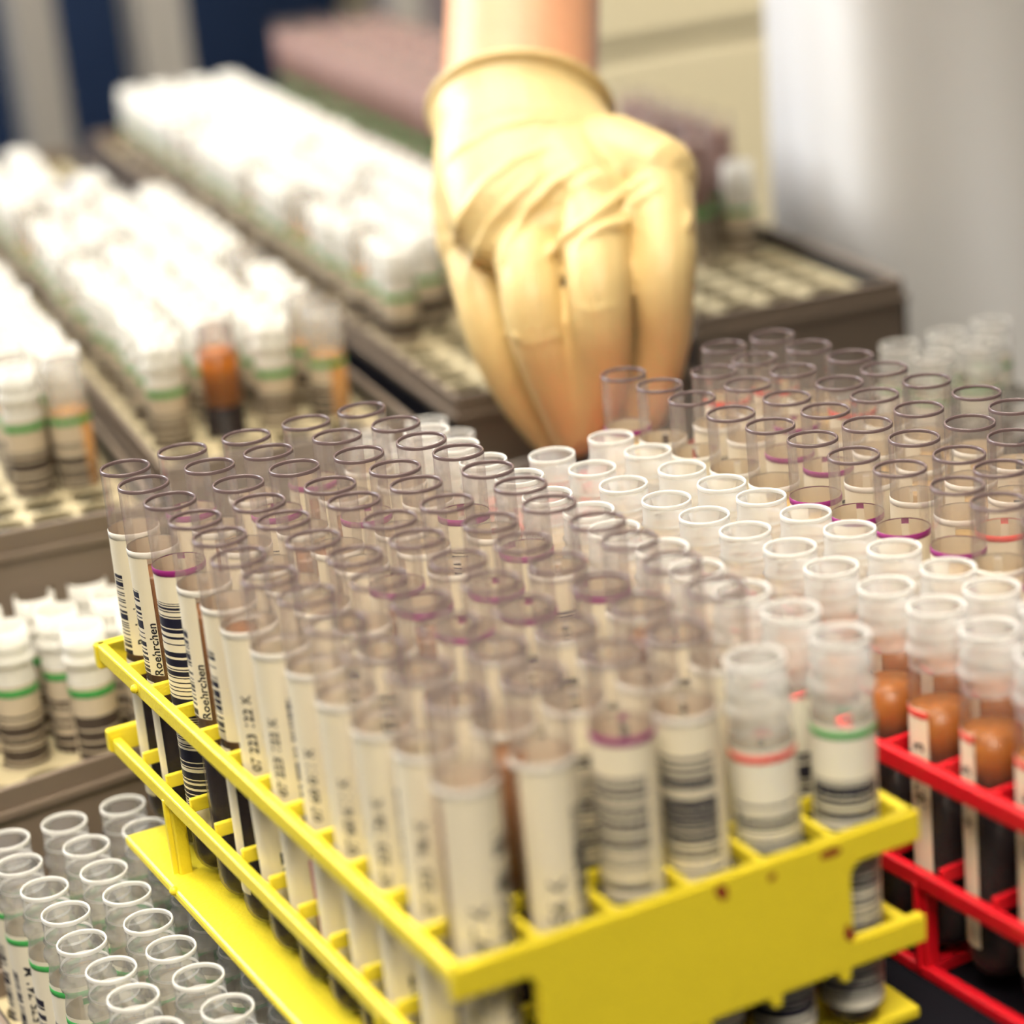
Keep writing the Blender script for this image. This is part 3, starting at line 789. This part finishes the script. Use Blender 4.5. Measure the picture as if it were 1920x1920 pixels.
FOLDS = [([(872, 560), (884, 490), (915, 425), (960, 375), (1010, 330)], 1.2), ([(846, 470), (862, 410), (905, 345), (965, 300), (1040, 270)], 1.2),
         ([(936, 520), (950, 460), (990, 395), (1040, 345), (1100, 305)], 1.6), ([(1022, 485), (1060, 445), (1110, 410), (1165, 365), (1215, 330)], 2.0),
         ([(1090, 450), (1130, 428), (1168, 420), (1185, 385), (1235, 350)], 2.0), ([(822, 320), (860, 280), (930, 240), (1000, 222), (1080, 224)], 1.1),
         ([(850, 232), (930, 208), (1010, 204), (1095, 218)], 0.9), ([(1292, 395), (1287, 435)], 1.7),
         ([(1075, 572), (1110, 585), (1172, 570)], 0.7), ([(950, 625), (990, 645), (1050, 630)], 0.7)]
ridges = []
for path, r in FOLDS:
    pts = []
    fine = []
    for (u0, v0), (u1, v1) in zip(path, path[1:]): fine += [(u0 + (u1 - u0) * q / 3, v0 + (v1 - v0) * q / 3) for q in range(3)]
    fine.append(path[-1])
    for k, (u, v) in enumerate(fine):
        h = on_hand(u, v)
        if h is None: continue
        f_ = min(1, 0.45 + 0.8 * math.sin(math.pi * k / (len(fine) - 1)))
        pts.append((h, r * f_))
    if len(pts) >= 2: ridges.append(pts)
bpy.data.meshes.remove(base)
bm = hand_bm(ridges)
# rolled bead of the cuff
CC, CAX = CUFF_C, (CUFF_T - CUFF_C).normalized()
ca_ = (RIGHT - CAX * RIGHT.dot(CAX)).normalized(); cb_ = CAX.cross(ca_)
nmaj, nmin = 40, 8
rows = []
for k in range(nmaj):
    an = 2 * math.pi * k / nmaj
    dr = ca_ * math.cos(an) + cb_ * math.sin(an)
    c = CC + ca_ * math.cos(an) * 30.4 + cb_ * math.sin(an) * 26.0
    rows.append([bm.verts.new(c + dr * 1.5 * math.cos(2 * math.pi * q / nmin) + CAX * 1.9 * math.sin(2 * math.pi * q / nmin)) for q in range(nmin)])
for k in range(nmaj):
    for q in range(nmin):
        bm.faces.new((rows[k][q], rows[(k + 1) % nmaj][q], rows[(k + 1) % nmaj][(q + 1) % nmin], rows[k][(q + 1) % nmin]))
glove_me = remeshed('glove', bm, 0.9, 7)
def to_person(me, name, mat, label=None):
    o = add(name, me, mat, person)
    o.matrix_parent_inverse = Matrix.Translation(-person.location)
    if label: o['label'] = label
    return o
to_person(glove_me, 'glove', M['glove'], 'cream latex glove with a rolled cuff')
bm = bmesh.new()
ELBOW = A(1000, -1150, 1060)
SHOULDER = Vector((560, 430, 560))
capsule_chain(bm, [(A(985, 280, 802), (20, 15)), (CUFF_C, (26.2, 21.5)), (CUFF_T, (27.0, 22.5)), (A(990, -420, 925), (33, 30)), (ELBOW, (40, 40))], 24)
capsule_chain(bm, [(ELBOW, 40), ((ELBOW + SHOULDER) / 2, 46), (SHOULDER, 58)], 20)
to_person(remeshed('body', bm, 2.5, 2), 'body', M['skin'], 'bare forearm')
bm = bmesh.new()
capsule_chain(bm, [(ELBOW.lerp(SHOULDER, .12), 58), ((ELBOW + SHOULDER) / 2, 62), (SHOULDER, 78)], 20)
to_person(remeshed('coat_sleeve', bm, 5, 2), 'coat_sleeve', M['coat'])
# coat: a hanging, folded shell round the torso
CX, CY = 585, 418
ang = math.atan2(RIGHT.y, RIGHT.x)
vs, fs = [], []
NZ, NA = 46, 120
for kz in range(NZ + 1):
    z = -620 + (660 + 620) * kz / NZ
    ra = 196 - 0.012 * (z + 100) if z < 350 else 196 - 6 - (z - 350) * 0.16
    ra += 22 * max(0, (-z - 0) / 620)
    rb = 122 + 26 * max(0, -z / 620)
    for k in range(NA):
        an = 2 * math.pi * k / NA
        fold = 5.0 * math.sin(5 * an + 0.8 + z * 0.002) + 3.4 * math.sin(9 * an - z * 0.0035) + 2.0 * math.sin(17 * an + z * 0.004)
        fold *= 0.5 + 0.5 * min(1, max(0, (250 - z) / 400))
        x, y = (ra + fold) * math.cos(an), (rb + fold) * math.sin(an)
        vs.append((CX + x * math.cos(ang) - y * math.sin(ang), CY + x * math.sin(ang) + y * math.cos(ang), z))
for kz in range(NZ):
    for k in range(NA):
        k2 = (k + 1) % NA
        fs.append((kz * NA + k, kz * NA + k2, (kz + 1) * NA + k2, (kz + 1) * NA + k))
fs.append(tuple(NZ * NA + k for k in range(NA)))
to_person(mesh_from('lab_coat', vs, fs, True), 'lab_coat', M['coat'], 'white lab coat')
# legs below the coat
for s_ in (-1, 1):
    bm = bmesh.new()
    c = Vector((CX, CY, 0)) + Vector((math.cos(ang), math.sin(ang), 0)) * 85 * s_
    capsule_chain(bm, [(Vector((c.x, c.y, -300)), 75), (Vector((c.x, c.y, -600)), 62), (Vector((c.x, c.y, -955)), 45)], 16)
    for v in bm.verts: v.co *= S
    me = bpy.data.meshes.new('trouser_leg'); bm.to_mesh(me); bm.free()
    to_person(me, 'trouser_leg', M['coat'])
